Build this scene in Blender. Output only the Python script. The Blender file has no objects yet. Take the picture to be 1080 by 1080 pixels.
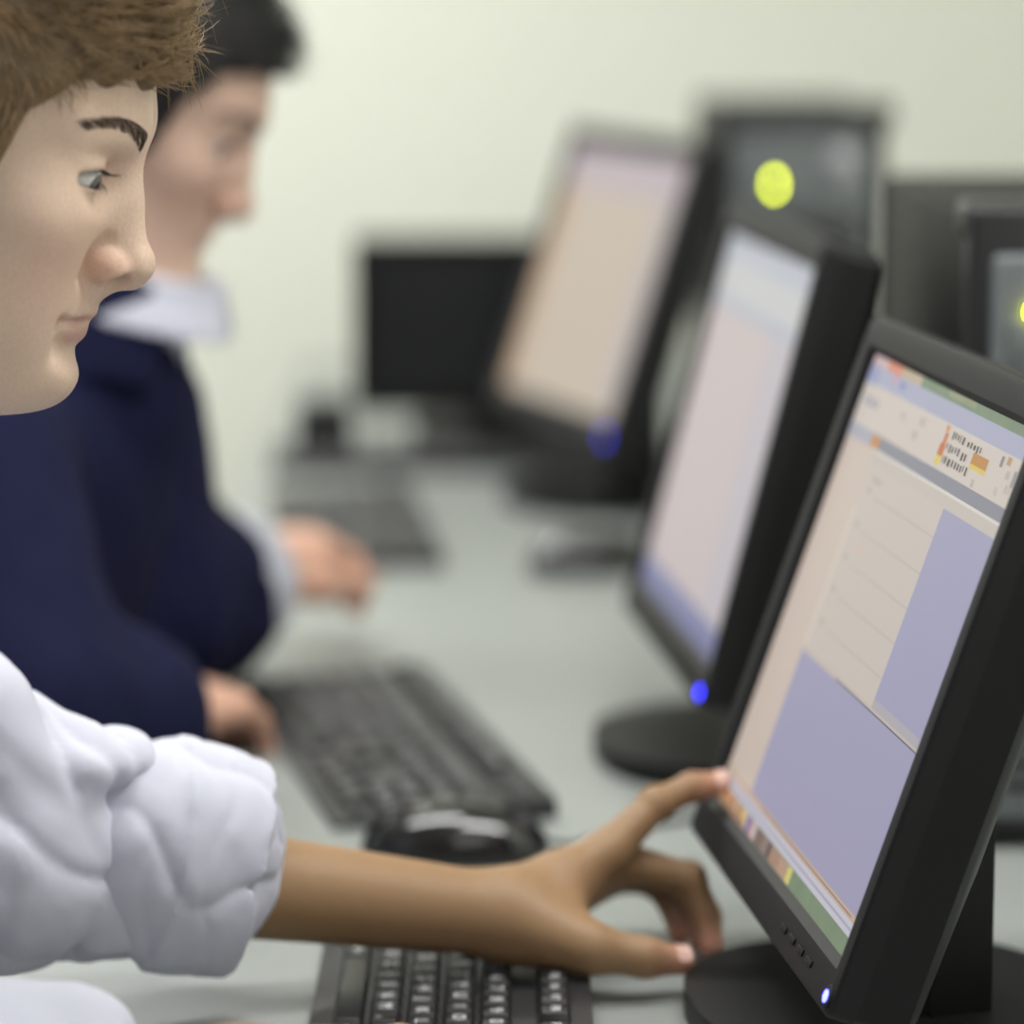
import bpy, bmesh, math, random
import numpy as np
from mathutils import Matrix, Vector

random.seed(7)
rng = np.random.default_rng(11)
C = bpy.context.scene.collection
D = bpy.data
PI = math.pi
R = math.radians

# ------------------------------------------------------------------ materials
def lin(c):
    return tuple(((v / 255) / 12.92 if v / 255 <= .04045 else ((v / 255 + .055) / 1.055) ** 2.4) for v in c) + (1.0,)

def mat(name, col, rough=.5, metal=0., spec=.5, coat=0., noise=None, bump=None, sss=0., attr=None, sheen=0., weave=None):
    """principled material; noise=(scale, amount) colour mottling, bump=(scale, strength, distance)"""
    m = D.materials.new(name); m.use_nodes = True
    nt = m.node_tree; b = nt.nodes['Principled BSDF']
    b.inputs['Base Color'].default_value = lin(col)
    b.inputs['Roughness'].default_value = rough
    b.inputs['Metallic'].default_value = metal
    b.inputs['Specular IOR Level'].default_value = spec
    b.inputs['Coat Weight'].default_value = coat
    b.inputs['Sheen Weight'].default_value = sheen
    if sss:
        b.inputs['Subsurface Weight'].default_value = sss
        b.inputs['Subsurface Radius'].default_value = (1., .35, .2)
        b.inputs['Subsurface Scale'].default_value = .004
    tc = nt.nodes.new('ShaderNodeTexCoord')
    src = None
    if attr:
        a = nt.nodes.new('ShaderNodeVertexColor'); a.layer_name = attr; src = a.outputs['Color']
        nt.links.new(src, b.inputs['Base Color'])
    if noise:
        n = nt.nodes.new('ShaderNodeTexNoise'); n.inputs['Scale'].default_value = noise[0]; n.inputs['Detail'].default_value = 5
        nt.links.new(tc.outputs['Object'], n.inputs['Vector'])
        mp = nt.nodes.new('ShaderNodeMapRange'); mp.inputs[3].default_value = 1 - noise[1]; mp.inputs[4].default_value = 1 + noise[1]
        mp.inputs[1].default_value = .3; mp.inputs[2].default_value = .7
        nt.links.new(n.outputs['Fac'], mp.inputs[0])
        mx = nt.nodes.new('ShaderNodeMix'); mx.data_type = 'RGBA'; mx.blend_type = 'MULTIPLY'; mx.inputs[0].default_value = 1
        if src: nt.links.new(src, mx.inputs[6])
        else: mx.inputs[6].default_value = lin(col)
        nt.links.new(mp.outputs[0], mx.inputs[7]); nt.links.new(mx.outputs[2], b.inputs['Base Color'])
    if bump or weave:
        bp = nt.nodes.new('ShaderNodeBump')
        if weave:
            w = nt.nodes.new('ShaderNodeTexWave'); w.inputs['Scale'].default_value = weave; w.bands_direction = 'DIAGONAL'
            nt.links.new(tc.outputs['Object'], w.inputs['Vector']); h = w.outputs['Fac']; bp.inputs['Strength'].default_value = .12; bp.inputs['Distance'].default_value = .0005
        else:
            n2 = nt.nodes.new('ShaderNodeTexNoise'); n2.inputs['Scale'].default_value = bump[0]; n2.inputs['Detail'].default_value = 6
            nt.links.new(tc.outputs['Object'], n2.inputs['Vector']); h = n2.outputs['Fac']
            bp.inputs['Strength'].default_value = bump[1]; bp.inputs['Distance'].default_value = bump[2]
        nt.links.new(h, bp.inputs['Height']); nt.links.new(bp.outputs[0], b.inputs['Normal'])
    return m

def emit(name, col, strength, gloss=True, noise=None):
    """something that gives off light: a screen, an LED, a lamp"""
    m = D.materials.new(name); m.use_nodes = True
    nt = m.node_tree; b = nt.nodes['Principled BSDF']
    b.inputs['Base Color'].default_value = (.015, .015, .016, 1)
    b.inputs['Roughness'].default_value = .45
    b.inputs['Emission Color'].default_value = lin(col)
    b.inputs['Emission Strength'].default_value = strength
    if noise:
        tc = nt.nodes.new('ShaderNodeTexCoord'); n = nt.nodes.new('ShaderNodeTexNoise'); n.inputs['Scale'].default_value = noise
        nt.links.new(tc.outputs['Object'], n.inputs['Vector'])
        mp = nt.nodes.new('ShaderNodeMapRange'); mp.inputs[3].default_value = strength * .8; mp.inputs[4].default_value = strength * 1.15
        nt.links.new(n.outputs['Fac'], mp.inputs[0]); nt.links.new(mp.outputs[0], b.inputs['Emission Strength'])
    return m

M = {}
M['wall'] = mat('cream_painted_wall', (229, 231, 219), .9, noise=(1.3, .015), bump=(60, .08, .002))
M['ceiling'] = mat('white_ceiling', (235, 235, 230), .9, bump=(90, .15, .003))
M['floor'] = mat('grey_floor_tiles', (150, 148, 138), .45, noise=(6, .06))
M['desk'] = mat('pale_grey_laminate', (142, 147, 144), .38, noise=(140, .03), bump=(400, .05, .0004))
M['desk_edge'] = mat('grey_desk_edging', (110, 112, 110), .5, noise=(80, .03))
M['black'] = mat('black_monitor_plastic', (14, 14, 15), .5, spec=.3, noise=(300, .05), bump=(900, .12, .0004))
M['charcoal'] = mat('charcoal_bezel_plastic', (33, 33, 34), .55, spec=.22, noise=(300, .04), bump=(900, .1, .0004))
M['gloss'] = mat('glossy_black_plastic', (14, 14, 15), .16, coat=.6, noise=(40, .05))
M['key'] = mat('black_key_plastic', (24, 24, 26), .4, noise=(200, .06))
M['legend'] = mat('white_key_legend', (228, 230, 232), .5, noise=(200, .03))
M['kb'] = mat('dark_grey_keyboard_plastic', (36, 36, 38), .45, noise=(200, .05))
M['steel'] = mat('dark_grey_painted_steel', (30, 30, 28), .6, spec=.2, noise=(20, .05), bump=(500, .08, .0004))
M['tower_front'] = mat('grey_tower_front_plastic', (104, 110, 112), .45, noise=(60, .05))
M['tower_dark'] = mat('black_tower_trim', (24, 25, 25), .4, noise=(60, .05))
M['silver'] = mat('silver_trim', (170, 172, 175), .3, metal=.8, noise=(50, .05))
M['cable'] = mat('black_cable_rubber', (20, 20, 21), .55, noise=(50, .05))
M['skin'] = mat('skin', (205, 172, 150), .48, attr='Col', noise=(700, .075), bump=(1500, .38, .0006), sss=.12, spec=.4)
M['nail'] = mat('fingernail', (226, 186, 172), .3, noise=(90, .03))
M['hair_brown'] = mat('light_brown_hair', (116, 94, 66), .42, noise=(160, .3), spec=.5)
M['hair_tip'] = mat('highlight_brown_hair_strand', (160, 134, 100), .4, noise=(90, .3), spec=.5)  # highlight tone put into the strand colour, lighter than the cap
M['hair_black'] = mat('black_hair', (22, 20, 21), .45, noise=(160, .2))
M['brow'] = mat('brown_eyebrow_hair', (70, 54, 42), .6, noise=(200, .2))
M['lash'] = mat('dark_eyelash', (28, 22, 20), .6, noise=(200, .1))
M['shirt'] = mat('white_school_shirt', (192, 194, 208), .85, sheen=.2, noise=(9, .02), weave=900)
M['navy'] = mat('navy_blazer_wool', (19, 22, 52), .9, spec=.2, noise=(300, .12), bump=(700, .2, .001))
M['trousers'] = mat('grey_school_trousers', (60, 62, 70), .9, noise=(300, .08))
M['shoe'] = mat('black_leather_shoe', (20, 20, 20), .35, noise=(60, .1))
M['stool'] = mat('grey_stool_plastic', (90, 92, 95), .5, noise=(60, .05))
M['sclera'] = mat('eye_white', (225, 222, 220), .18, coat=.6, noise=(60, .03))
M['iris'] = mat('grey_brown_iris', (96, 92, 88), .15, coat=.8, noise=(900, .3))
M['pupil'] = mat('pupil', (8, 8, 9), .1, coat=.8, noise=(60, .03))
M['mute'] = mat('dark_screen_glass', (20, 22, 26), .3, noise=(30, .05))
M['lamp'] = emit('ceiling_lamp_diffuser', (250, 252, 255), 6.0)

# ------------------------------------------------------------------ object helpers
def link(o, parent=None):
    C.objects.link(o)
    if parent is not None: o.parent = parent
    return o

def mesh_obj(name, verts, faces, mats, parent=None, mi=None, smooth=False, auto=None):
    me = D.meshes.new(name)
    me.from_pydata([tuple(map(float, v)) for v in verts], [], [tuple(map(int, f)) for f in faces])
    for m in (mats if isinstance(mats, (list, tuple)) else [mats]): me.materials.append(m)
    if mi is not None: me.polygons.foreach_set('material_index', np.asarray(mi, dtype=np.int32))
    if smooth: me.polygons.foreach_set('use_smooth', np.ones(len(me.polygons), dtype=bool))
    me.update()
    o = D.objects.new(name, me)
    link(o, parent)
    if auto:
        o.data.polygons.foreach_set('use_smooth', np.ones(len(me.polygons), dtype=bool))
        o.data.set_sharp_from_angle(angle=R(auto))
    return o

def tag(o, label, cat, group=None):
    o['label'] = label; o['category'] = cat
    if group: o['group'] = group
    return o

def thing(name, label, cat, loc=(0, 0, 0), rz=0., group=None):
    o = D.objects.new(name, None); o.location = loc; o.rotation_euler = (0, 0, rz); o.empty_display_size = .05
    link(o); return tag(o, label, cat, group)

class MB:
    """collects bevelled boxes, tubes, prisms and lathed solids; build() links them as ONE mesh object"""
    def __init__(self): self.v = []; self.f = []; self.m = []
    def add(self, vs, fs, mi=0):
        o = len(self.v); self.v += [tuple(v) for v in vs]; self.f += [tuple(i + o for i in f) for f in fs]; self.m += [mi] * len(fs)
    def bm(self, bm, mi=0):
        bm.verts.index_update()
        self.add([v.co.copy() for v in bm.verts], [[v.index for v in f.verts] for f in bm.faces], mi); bm.free()
    def box(self, lo, hi, bev=0., seg=2, mi=0, mtx=None, taper=None):
        bm = bmesh.new(); bmesh.ops.create_cube(bm, size=1)
        for v in bm.verts:
            top = v.co.z > 0
            s = taper if (taper and top) else (0, 0)
            v.co = Vector([(lo[i] + hi[i]) / 2 + v.co[i] * ((hi[i] - lo[i]) - (2 * s[i] if i < 2 else 0)) for i in range(3)])
        if bev: bmesh.ops.bevel(bm, geom=bm.edges[:], offset=bev, segments=seg, profile=.5, affect='EDGES')
        if mtx is not None: bmesh.ops.transform(bm, matrix=mtx, verts=bm.verts[:])
        self.bm(bm, mi); return self
    def prism(self, poly, z0, z1, bev=0., mi=0, mtx=None, seg=2):
        bm = bmesh.new(); a = [bm.verts.new((x, y, z0)) for x, y in poly]; b = [bm.verts.new((x, y, z1)) for x, y in poly]
        n = len(poly); bm.faces.new(a[::-1]); bm.faces.new(b)
        for i in range(n): bm.faces.new((a[i], a[(i + 1) % n], b[(i + 1) % n], b[i]))
        if bev: bmesh.ops.bevel(bm, geom=[e for e in bm.edges if abs(e.verts[0].co.z - e.verts[1].co.z) < 1e-6], offset=bev, segments=seg, profile=.5, affect='EDGES')
        if mtx is not None: bmesh.ops.transform(bm, matrix=mtx, verts=bm.verts[:])
        self.bm(bm, mi); return self
    def tube(self, pts, r, seg=8, mi=0, cap=True):
        pts = [Vector(p) for p in pts]; n = len(pts); rs = r if isinstance(r, (list, tuple)) else [r] * n
        vs = []; fs = []; up = Vector((.13, .21, 1)).normalized()
        for i, p in enumerate(pts):
            t = (pts[min(i + 1, n - 1)] - pts[max(i - 1, 0)]).normalized()
            a = t.cross(up); a = a.normalized() if a.length > 1e-4 else t.cross(Vector((1, 0, 0))).normalized(); b = t.cross(a)
            for k in range(seg):
                q = 2 * PI * k / seg; vs.append(p + a * math.cos(q) * rs[i] + b * math.sin(q) * rs[i])
        for i in range(n - 1):
            for k in range(seg): fs.append((i * seg + k, i * seg + (k + 1) % seg, (i + 1) * seg + (k + 1) % seg, (i + 1) * seg + k))
        if cap: fs.append(tuple(range(seg))[::-1]); fs.append(tuple((n - 1) * seg + k for k in range(seg)))
        self.add(vs, fs, mi); return self
    def lathe(self, prof, seg=32, mi=0, mtx=None):
        vs = []; fs = []
        for r, z in prof:
            for k in range(seg):
                q = 2 * PI * k / seg; vs.append(Vector((r * math.cos(q), r * math.sin(q), z)))
        for i in range(len(prof) - 1):
            for k in range(seg): fs.append((i * seg + k, i * seg + (k + 1) % seg, (i + 1) * seg + (k + 1) % seg, (i + 1) * seg + k))
        fs.append(tuple(range(seg))[::-1]); fs.append(tuple((len(prof) - 1) * seg + k for k in range(seg)))
        if mtx is not None: vs = [mtx @ v for v in vs]
        self.add(vs, fs, mi); return self
    def build(self, name, mats, parent=None, auto=35):
        return mesh_obj(name, self.v, self.f, mats, parent, self.m, auto=auto)

def text_mesh(txt, size):
    cu = D.curves.new('t', 'FONT'); cu.body = txt; cu.size = size; cu.align_x = 'CENTER'; cu.align_y = 'CENTER'; cu.resolution_u = 2
    o = D.objects.new('t', cu); C.objects.link(o)
    dg = bpy.context.evaluated_depsgraph_get(); me = D.meshes.new_from_object(o.evaluated_get(dg))
    vs = [v.co.copy() for v in me.vertices]; fs = [tuple(p.vertices) for p in me.polygons]
    D.objects.remove(o); D.curves.remove(cu); D.meshes.remove(me)
    return vs, fs

# ------------------------------------------------------------------ signed-distance modelling for organic shapes
f4 = np.float32
BIG = f4(9.)
def V(*a): return np.array(a, dtype=f4)
def ln(p): return np.sqrt((p * p).sum(-1))
def smin(a, b, k):
    h = np.maximum(k - np.abs(a - b), 0) / k
    return np.minimum(a, b) - h * h * k * f4(.25)
def smax(a, b, k): return -smin(-a, -b, k)
def rc(p, a, b, ra, rb=None):
    a = np.asarray(a, f4); b = np.asarray(b, f4); rb = ra if rb is None else rb
    ab = b - a; h = np.clip(((p - a) @ ab) / max(float(ab @ ab), 1e-9), 0, 1)
    return ln(p - a - h[:, None] * ab) - (f4(ra) + f4(rb - ra) * h)
def ell(p, c, r, rot=None):
    q = p - np.asarray(c, f4)
    if rot is not None: q = q @ np.asarray(rot, f4)
    r = np.asarray(r, f4); k0 = ln(q / r); k1 = ln(q / (r * r))
    return k0 * (k0 - 1) / np.maximum(k1, 1e-6)
def rotm(ax, deg):
    c, s = math.cos(R(deg)), math.sin(R(deg))
    return np.array({'x': [[1, 0, 0], [0, c, -s], [0, s, c]], 'y': [[c, 0, s], [0, 1, 0], [-s, 0, c]], 'z': [[c, -s, 0], [s, c, 0], [0, 0, 1]]}[ax], f4)
def boxed(p, lo, hi, fn):
    """evaluate fn only inside a box (elsewhere a safe positive distance)"""
    lo = np.asarray(lo, f4); hi = np.asarray(hi, f4)
    q = np.maximum(np.maximum(lo - p, p - hi), 0); out = ln(q) + f4(.03)
    m = (q.sum(-1) <= 0)
    if m.any(): out[m] = fn(p[m])
    return out
def axis(lo, hi, coarse, fine=()):
    xs = [lo]
    while xs[-1] < hi:
        h = coarse
        for a, b, s in fine:
            if a - s <= xs[-1] <= b: h = min(h, s)
        xs.append(xs[-1] + h)
    while len(xs) % 8 != 1: xs.append(xs[-1] + coarse)
    return np.array(xs, f4)
def nets(fn, X, Y, Z):
    """surface nets over a sparse, non-uniform lattice -> verts, quads"""
    B = 8; nx, ny, nz = (len(X) - 1) // B, (len(Y) - 1) // B, (len(Z) - 1) // B
    cx = (X[0:-1:B][:nx] + X[B::B][:nx]) / 2; cy = (Y[0:-1:B][:ny] + Y[B::B][:ny]) / 2; cz = (Z[0:-1:B][:nz] + Z[B::B][:nz]) / 2
    hx = (X[B::B][:nx] - X[0:-1:B][:nx]) / 2; hy = (Y[B::B][:ny] - Y[0:-1:B][:ny]) / 2; hz = (Z[B::B][:nz] - Z[0:-1:B][:nz]) / 2
    G = np.stack(np.meshgrid(cx, cy, cz, indexing='ij'), -1).reshape(-1, 3).astype(f4)
    Hh = np.stack(np.meshgrid(hx, hy, hz, indexing='ij'), -1).reshape(-1, 3)
    d = np.concatenate([fn(G[i:i + 200000]) for i in range(0, len(G), 200000)])
    keep = np.nonzero(np.abs(d) < ln(Hh) * 1.35 + .004)[0]
    bi = np.stack(np.unravel_index(keep, (nx, ny, nz)), -1)
    k = np.arange(B + 1); K = np.stack(np.meshgrid(k, k, k, indexing='ij'), -1).reshape(-1, 3)
    NY, NZ = len(Y), len(Z); cid_all = []; pos_all = []; eds = []
    for s in range(0, len(bi), 400):
        b = bi[s:s + 400]; idx = b[:, None, :] * B + K[None]
        P = np.stack([X[idx[..., 0]], Y[idx[..., 1]], Z[idx[..., 2]]], -1).astype(f4)
        val = fn(P.reshape(-1, 3)).reshape(len(b), B + 1, B + 1, B + 1); P = P.reshape(len(b), B + 1, B + 1, B + 1, 3)
        idx = idx.reshape(len(b), B + 1, B + 1, B + 1, 3)
        sg = val < 0
        acc = np.zeros((len(b), B, B, B, 3), f4); cnt = np.zeros((len(b), B, B, B), f4)
        for ax in range(3):
            for u in (0, 1):
                for w in (0, 1):
                    sl0 = [slice(None)] + [None] * 3; sl1 = [slice(None)] + [None] * 3; q = [u, w]; j = 0
                    for a in range(3):
                        if a == ax: sl0[a + 1] = slice(0, B); sl1[a + 1] = slice(1, B + 1)
                        else:
                            sl0[a + 1] = sl1[a + 1] = slice(q[j], B + q[j]); j += 1
                    sl0, sl1 = tuple(sl0), tuple(sl1)
                    v0, v1 = val[sl0], val[sl1]; cr = sg[sl0] != sg[sl1]
                    t = np.where(cr, v0 / np.where(cr, v0 - v1, 1), 0)[..., None]
                    acc += np.where(cr[..., None], P[sl0] + t * (P[sl1] - P[sl0]), 0); cnt += cr
        act = cnt > 0
        gi = idx[:, :B, :B, :B][act].astype(np.int64)
        cid_all.append((gi[:, 0] * NY + gi[:, 1]) * NZ + gi[:, 2]); pos_all.append(acc[act] / cnt[act][:, None])
        for ax in range(3):
            sl0 = [slice(None)] + [slice(0, B)] * 3; sl1 = list(sl0); sl1[ax + 1] = slice(1, B + 1)
            a, c = sg[tuple(sl0)], sg[tuple(sl1)]; cr = a != c
            g = idx[tuple(sl0)][cr].astype(np.int64); eds.append((ax, g, a[cr]))
    cid = np.concatenate(cid_all); pos = np.concatenate(pos_all); o = np.argsort(cid); cid = cid[o]; pos = pos[o]
    quads = []
    for ax, g, ins in eds:
        a1, a2 = (ax + 1) % 3, (ax + 2) % 3; cs = []
        for d1, d2 in ((0, 0), (1, 0), (1, 1), (0, 1)):
            h = g.copy(); h[:, a1] -= d1; h[:, a2] -= d2
            cs.append((h[:, 0] * NY + h[:, 1]) * NZ + h[:, 2])
        cs = np.stack(cs, -1); w = np.searchsorted(cid, cs).clip(0, len(cid) - 1); ok = (cid[w] == cs).all(-1)
        q = w[ok]; ii = ins[ok]; q[~ii] = q[~ii][:, ::-1]
        quads.append(q[:, ::-1] if False else q)
    return pos, np.concatenate(quads)

def sdf_obj(name, fn, X, Y, Z, m, parent=None, colour=None, relax=1):
    v, q = nets(fn, X, Y, Z)
    for _ in range(relax):                                   # one light Laplacian pass, keeps the surface smooth
        s = np.zeros_like(v); n = np.zeros(len(v), f4)
        for a, b in ((0, 1), (1, 2), (2, 3), (3, 0)):
            np.add.at(s, q[:, a], v[q[:, b]]); np.add.at(n, q[:, a], 1)
            np.add.at(s, q[:, b], v[q[:, a]]); np.add.at(n, q[:, b], 1)
        v = v * .5 + .5 * s / np.maximum(n, 1)[:, None]
    me = D.meshes.new(name); nv, nq = len(v), len(q)
    me.vertices.add(nv); me.vertices.foreach_set('co', v.astype(f4).ravel())
    me.loops.add(nq * 4); me.loops.foreach_set('vertex_index', q.astype(np.int32).ravel())
    me.polygons.add(nq); me.polygons.foreach_set('loop_start', np.arange(0, nq * 4, 4, dtype=np.int32))
    me.polygons.foreach_set('use_smooth', np.ones(nq, dtype=bool))
    me.materials.append(m); me.update(calc_edges=True); me.validate()
    if colour is not None:
        ca = me.color_attributes.new('Col', 'FLOAT_COLOR', 'POINT')
        ca.data.foreach_set('color', np.concatenate([colour(v), np.ones((nv, 1), f4)], 1).astype(f4).ravel())
    o = D.objects.new(name, me); return link(o, parent)

def wob(p, fr, seed):
    """cheap smooth noise: summed rotated sines"""
    r = np.random.default_rng(seed); s = np.zeros(len(p), f4)
    for i in range(5):
        k = r.normal(size=3); k = k / np.linalg.norm(k) * fr * (1 + .55 * i)
        s += np.sin(p @ k.astype(f4) + f4(r.uniform(0, 6.28)) + 1.3 * np.sin(p @ np.roll(k, 1).astype(f4) * .7)) / (1 + i)
    return s / f4(2.3)

# ------------------------------------------------------------------ heads
NAS = V(.0962, 0, .030)
def pl(p, pts, rs, k):
    d = rc(p, pts[0], pts[1], rs[0], rs[1])
    for i in range(1, len(pts) - 1): d = smin(d, rc(p, pts[i], pts[i + 1], rs[i], rs[i + 1]), k)
    return d
EYE = V(.0718, .0315, .0185)
UPLIP = [(.0875, 0, -.0462), (.0845, .0100, -.0468), (.0775, .0215, -.0502)]
LOLIP = [(.0838, 0, -.0560), (.0812, .0100, -.0552), (.0765, .0205, -.0514)]
def lid_curves(q):
    """eye opening around the ball: azimuth from the nose side to the outer corner"""
    az = np.arctan2(q[:, 1], q[:, 0]); t = (az - R(16)) / R(84); arch = np.maximum(1 - t * t, 0)
    return t, f4(-.0006) + f4(.0046) * arch - f4(.0006) * t, f4(-.0010) - f4(.0034) * arch - f4(.0006) * t
def head_sdf(p):
    """head in its own frame: x to the face, y to the left, z up, origin between the ears (metres)"""
    s = p.copy(); s[:, 1] = np.abs(s[:, 1])
    d = ell(p, (-.001, 0, .050), (.0945, .0765, .083))
    d = smin(d, ell(p, (.040, 0, -.006), (.048, .0585, .080)), .03)
    d = smin(d, ell(p, (.036, 0, -.058), (.043, .049, .037)), .03)
    d = smin(d, rc(s, (.004, .047, -.042), (.053, .018, -.079), .0135, .0140), .03)
    d = smin(d, ell(p, (.0722, 0, -.0785), (.0175, .020, .0160)), .014)
    d = smin(d, ell(s, (.060, .044, -.004), (.020, .020, .018)), .024)
    d = smin(d, ell(s, (.046, .038, -.036), (.025, .020, .030)), .024)
    d = smin(d, ell(p, (.020, 0, -.075), (.050, .040, .022)), .03)           # soft under-chin
    d = smin(d, rc(s, (.0835, .010, .0435), (.066, .045, .041), .0085, .0075), .014)
    d = smin(d, ell(p, (.0585, 0, -.044), (.0245, .0275, .021)), .012)        # muzzle under the nose
    d = smin(d, rc(p, (.0850, 0, -.034), (.0825, 0, -.0440), .0055, .0055), .010)
    d = smax(d, -rc(s, (.0990, 0, -.0640), (.0865, .020, -.0620), .0085, .0070), .010)   # hollow under the lower lip
    # eye sockets
    d = smax(d, -ell(s, (.0905, .0300, .0175), (.0150, .0195, .0105)), .012)
    # nose
    n = pl(p, [(.0835, 0, .034), (.0905, 0, .008), (.1000, 0, -.0165)], [.0075, .0080, .0098], .008)
    n = smin(n, ell(p, (.1030, 0, -.0195), (.0105, .0105, .0098)), .006)
    n = smin(n, rc(p, (.1040, 0, -.0268), (.0900, 0, -.0318), .0045, .005), .005)
    n = smin(n, ell(p, (.080, 0, -.005), (.018, .016, .024)), .012)
    d = smin(d, n, .010)
    # wing of the nose with its crease, and the nostril
    d = smax(d, -pl(s, [(.0905, .0160, -.0100), (.0835, .0200, -.0175), (.0830, .0200, -.0260), (.0880, .0160, -.0330)], [.0016, .0030, .0030, .0016], .003), .006)
    d = smin(d, ell(s, (.0935, .0115, -.0220), (.0108, .0076, .0086), rotm('y', 12)), .0032)
    d = smax(d, -ell(s, (.1003, .0112, -.0282), (.0062, .0054, .0050), rotm('y', -20)), .0022)
    # eyelids
    q = s - EYE; re = ln(q)
    lid = smin(re - .0134, ell(s, (.069, .033, .0230), (.0135, .0165, .006)), .004)
    d = smin(d, lid, .005)
    t, zu, zl = lid_curves(q)
    ap = np.maximum(np.maximum(q[:, 2] - zu, zl - q[:, 2]), (np.abs(t) - 1) * f4(.012))
    d = smax(d, -np.maximum(ap, re - f4(.0172)), .0010)
    # lips
    up = pl(s, UPLIP, [.0046, .0042, .0020], .004)
    lo = pl(s, LOLIP, [.0060, .0052, .0022], .004)
    d = smin(d, up, .0035); d = smin(d, lo, .0040)
    cut = pl(s, [(.0945, 0, -.0508), (.0905, .011, -.0506), (.0800, .0235, -.0514)], [.0032, .0028, .0020], .002)
    d = smax(d, -cut, .0022)
    d = smax(d, -ell(s, (.0800, .0275, -.0518), (.004, .0035, .0035)), .005)   # corner of the mouth
    # ears
    e = s - V(-.008, .0745, .002); e = e @ rotm('z', 18) @ rotm('y', -12)
    er = ell(e, (0, 0, 0), (.0185, .0075, .031)); er = smax(er, -ell(e, (.002, .0075, .003), (.0115, .0065, .022)), .004)
    er = smin(er, rc(e, (.013, .001, -.004), (.012, .001, .006), .005), .005)
    d = smin(d, er, .006)
    return d

def mix(c, t, w): return c * (1 - w[:, None]) + np.array(t, f4) * w[:, None]
def bump1(x, r): return np.exp(-(x / r) ** 2)
def face_colour(h, base, lip):
    s = h.copy(); s[:, 1] = np.abs(s[:, 1])
    c = np.tile(np.array(lin(base)[:3], f4), (len(h), 1))
    red = np.array(lin(base)[:3], f4) * V(1.02, .80, .76)
    w = bump1(ln((s - V(.094, .012, -.022)) / V(1, 1.2, .8)), .010) * .75 + bump1(ln(s - V(.070, .045, -.020)), .022) * .35
    c = mix(c, red, np.clip(w, 0, 1))
    c = mix(c, np.array(lin(base)[:3], f4) * V(.80, .74, .72), bump1(ln((s - EYE - V(.006, 0, -.010)) / V(1, 1.6, .6)), .009) * .35)
    up = pl(s, UPLIP, [.0040, .0034, .0008], .004) + np.maximum(s[:, 2] + .0452, 0) * 2
    lo = pl(s, LOLIP, [.0058, .0048, .0010], .004)
    c = mix(c, lin(lip)[:3], np.clip(1 - np.minimum(up, lo) / .0016, 0, 1) * .8)
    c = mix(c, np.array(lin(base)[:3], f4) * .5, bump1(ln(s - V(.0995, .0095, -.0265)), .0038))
    return c

class Head:
    def __init__(self, nasion, pitch, yaw, roll=0, scale=1.0):
        self.s = scale
        a = R(pitch); ry = np.array([[math.cos(a), 0, math.sin(a)], [0, 1, 0], [-math.sin(a), 0, math.cos(a)]], f4)
        self.R = (rotm('z', yaw) @ ry @ rotm('x', roll)).astype(f4)
        self.o = np.asarray(nasion, f4) - self.R @ (NAS * scale)
    def loc(self, p): return ((p - self.o) @ self.R) / f4(self.s)
    def w(self, q): return np.asarray(q, f4) * f4(self.s) @ self.R.T + self.o
    def sdf(self, p): return head_sdf(self.loc(p)) * f4(self.s)

def eyeball(hd, side, parent):
    c = EYE.copy(); c[1] *= side; vs = []; fs = []; mi = []
    n, m = 40, 28; gz = V(.93, -.20, -.30); gz = gz / np.linalg.norm(gz)
    a = np.cross(gz, V(0, 1, 0)); a /= np.linalg.norm(a); b = np.cross(gz, a)
    prof = []
    for j in range(m + 1):
        t = PI * (j / m) ** 1.35
        r = .0122 + .0009 * math.exp(-(t / .42) ** 4)
        prof.append((t, r))
    for t, r in prof:
        for k in range(n):
            q = 2 * PI * k / n; vs.append(hd.w(c + f4(r) * (gz * math.cos(t) + (a * math.cos(q) + b * math.sin(q)) * math.sin(t))))
    for j in range(m):
        for k in range(n):
            fs.append((j * n + k, j * n + (k + 1) % n, (j + 1) * n + (k + 1) % n, (j + 1) * n + k))
            t = prof[j][0] + .01; mi.append(2 if t < .19 else 1 if t < .47 else 0)
    return mesh_obj('eye', vs, fs, [M['sclera'], M['iris'], M['pupil']], parent, mi, smooth=True)

def strands(name, roots, m, parent):
    """roots: list of (polyline, radius) -> one mesh of tapered hair strands"""
    vs = []; fs = []
    for pts, r in roots:
        pts = np.asarray(pts, float); n = len(pts); o = len(vs)
        for i in range(n):
            t = pts[min(i + 1, n - 1)] - pts[max(i - 1, 0)]; t /= np.linalg.norm(t) + 1e-9
            a = np.cross(t, (.3, .5, .81)); a /= np.linalg.norm(a) + 1e-9; b = np.cross(t, a)
            rr = r * (1 - .85 * i / (n - 1))
            for k in range(3):
                q = 2.0944 * k; vs.append(pts[i] + rr * (a * math.cos(q) + b * math.sin(q)))
        for i in range(n - 1):
            for k in range(3): fs.append((o + 3 * i + k, o + 3 * i + (k + 1) % 3, o + 3 * i + 3 + (k + 1) % 3, o + 3 * i + 3 + k))
        fs.append((o, o + 2, o + 1))
    return mesh_obj(name, vs, fs, m, parent, smooth=True)

def project(q):
    """march head-frame points onto the head surface; returns points and normals"""
    q = np.asarray(q, f4).copy(); E3 = np.eye(3, dtype=f4) * f4(5e-4)
    for _ in range(7):
        g = np.stack([head_sdf(q + e_) - head_sdf(q - e_) for e_ in E3], 1); g /= np.linalg.norm(g, axis=1)[:, None] + f4(1e-9)
        q = q - head_sdf(q)[:, None] * g
    return q, g

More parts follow.
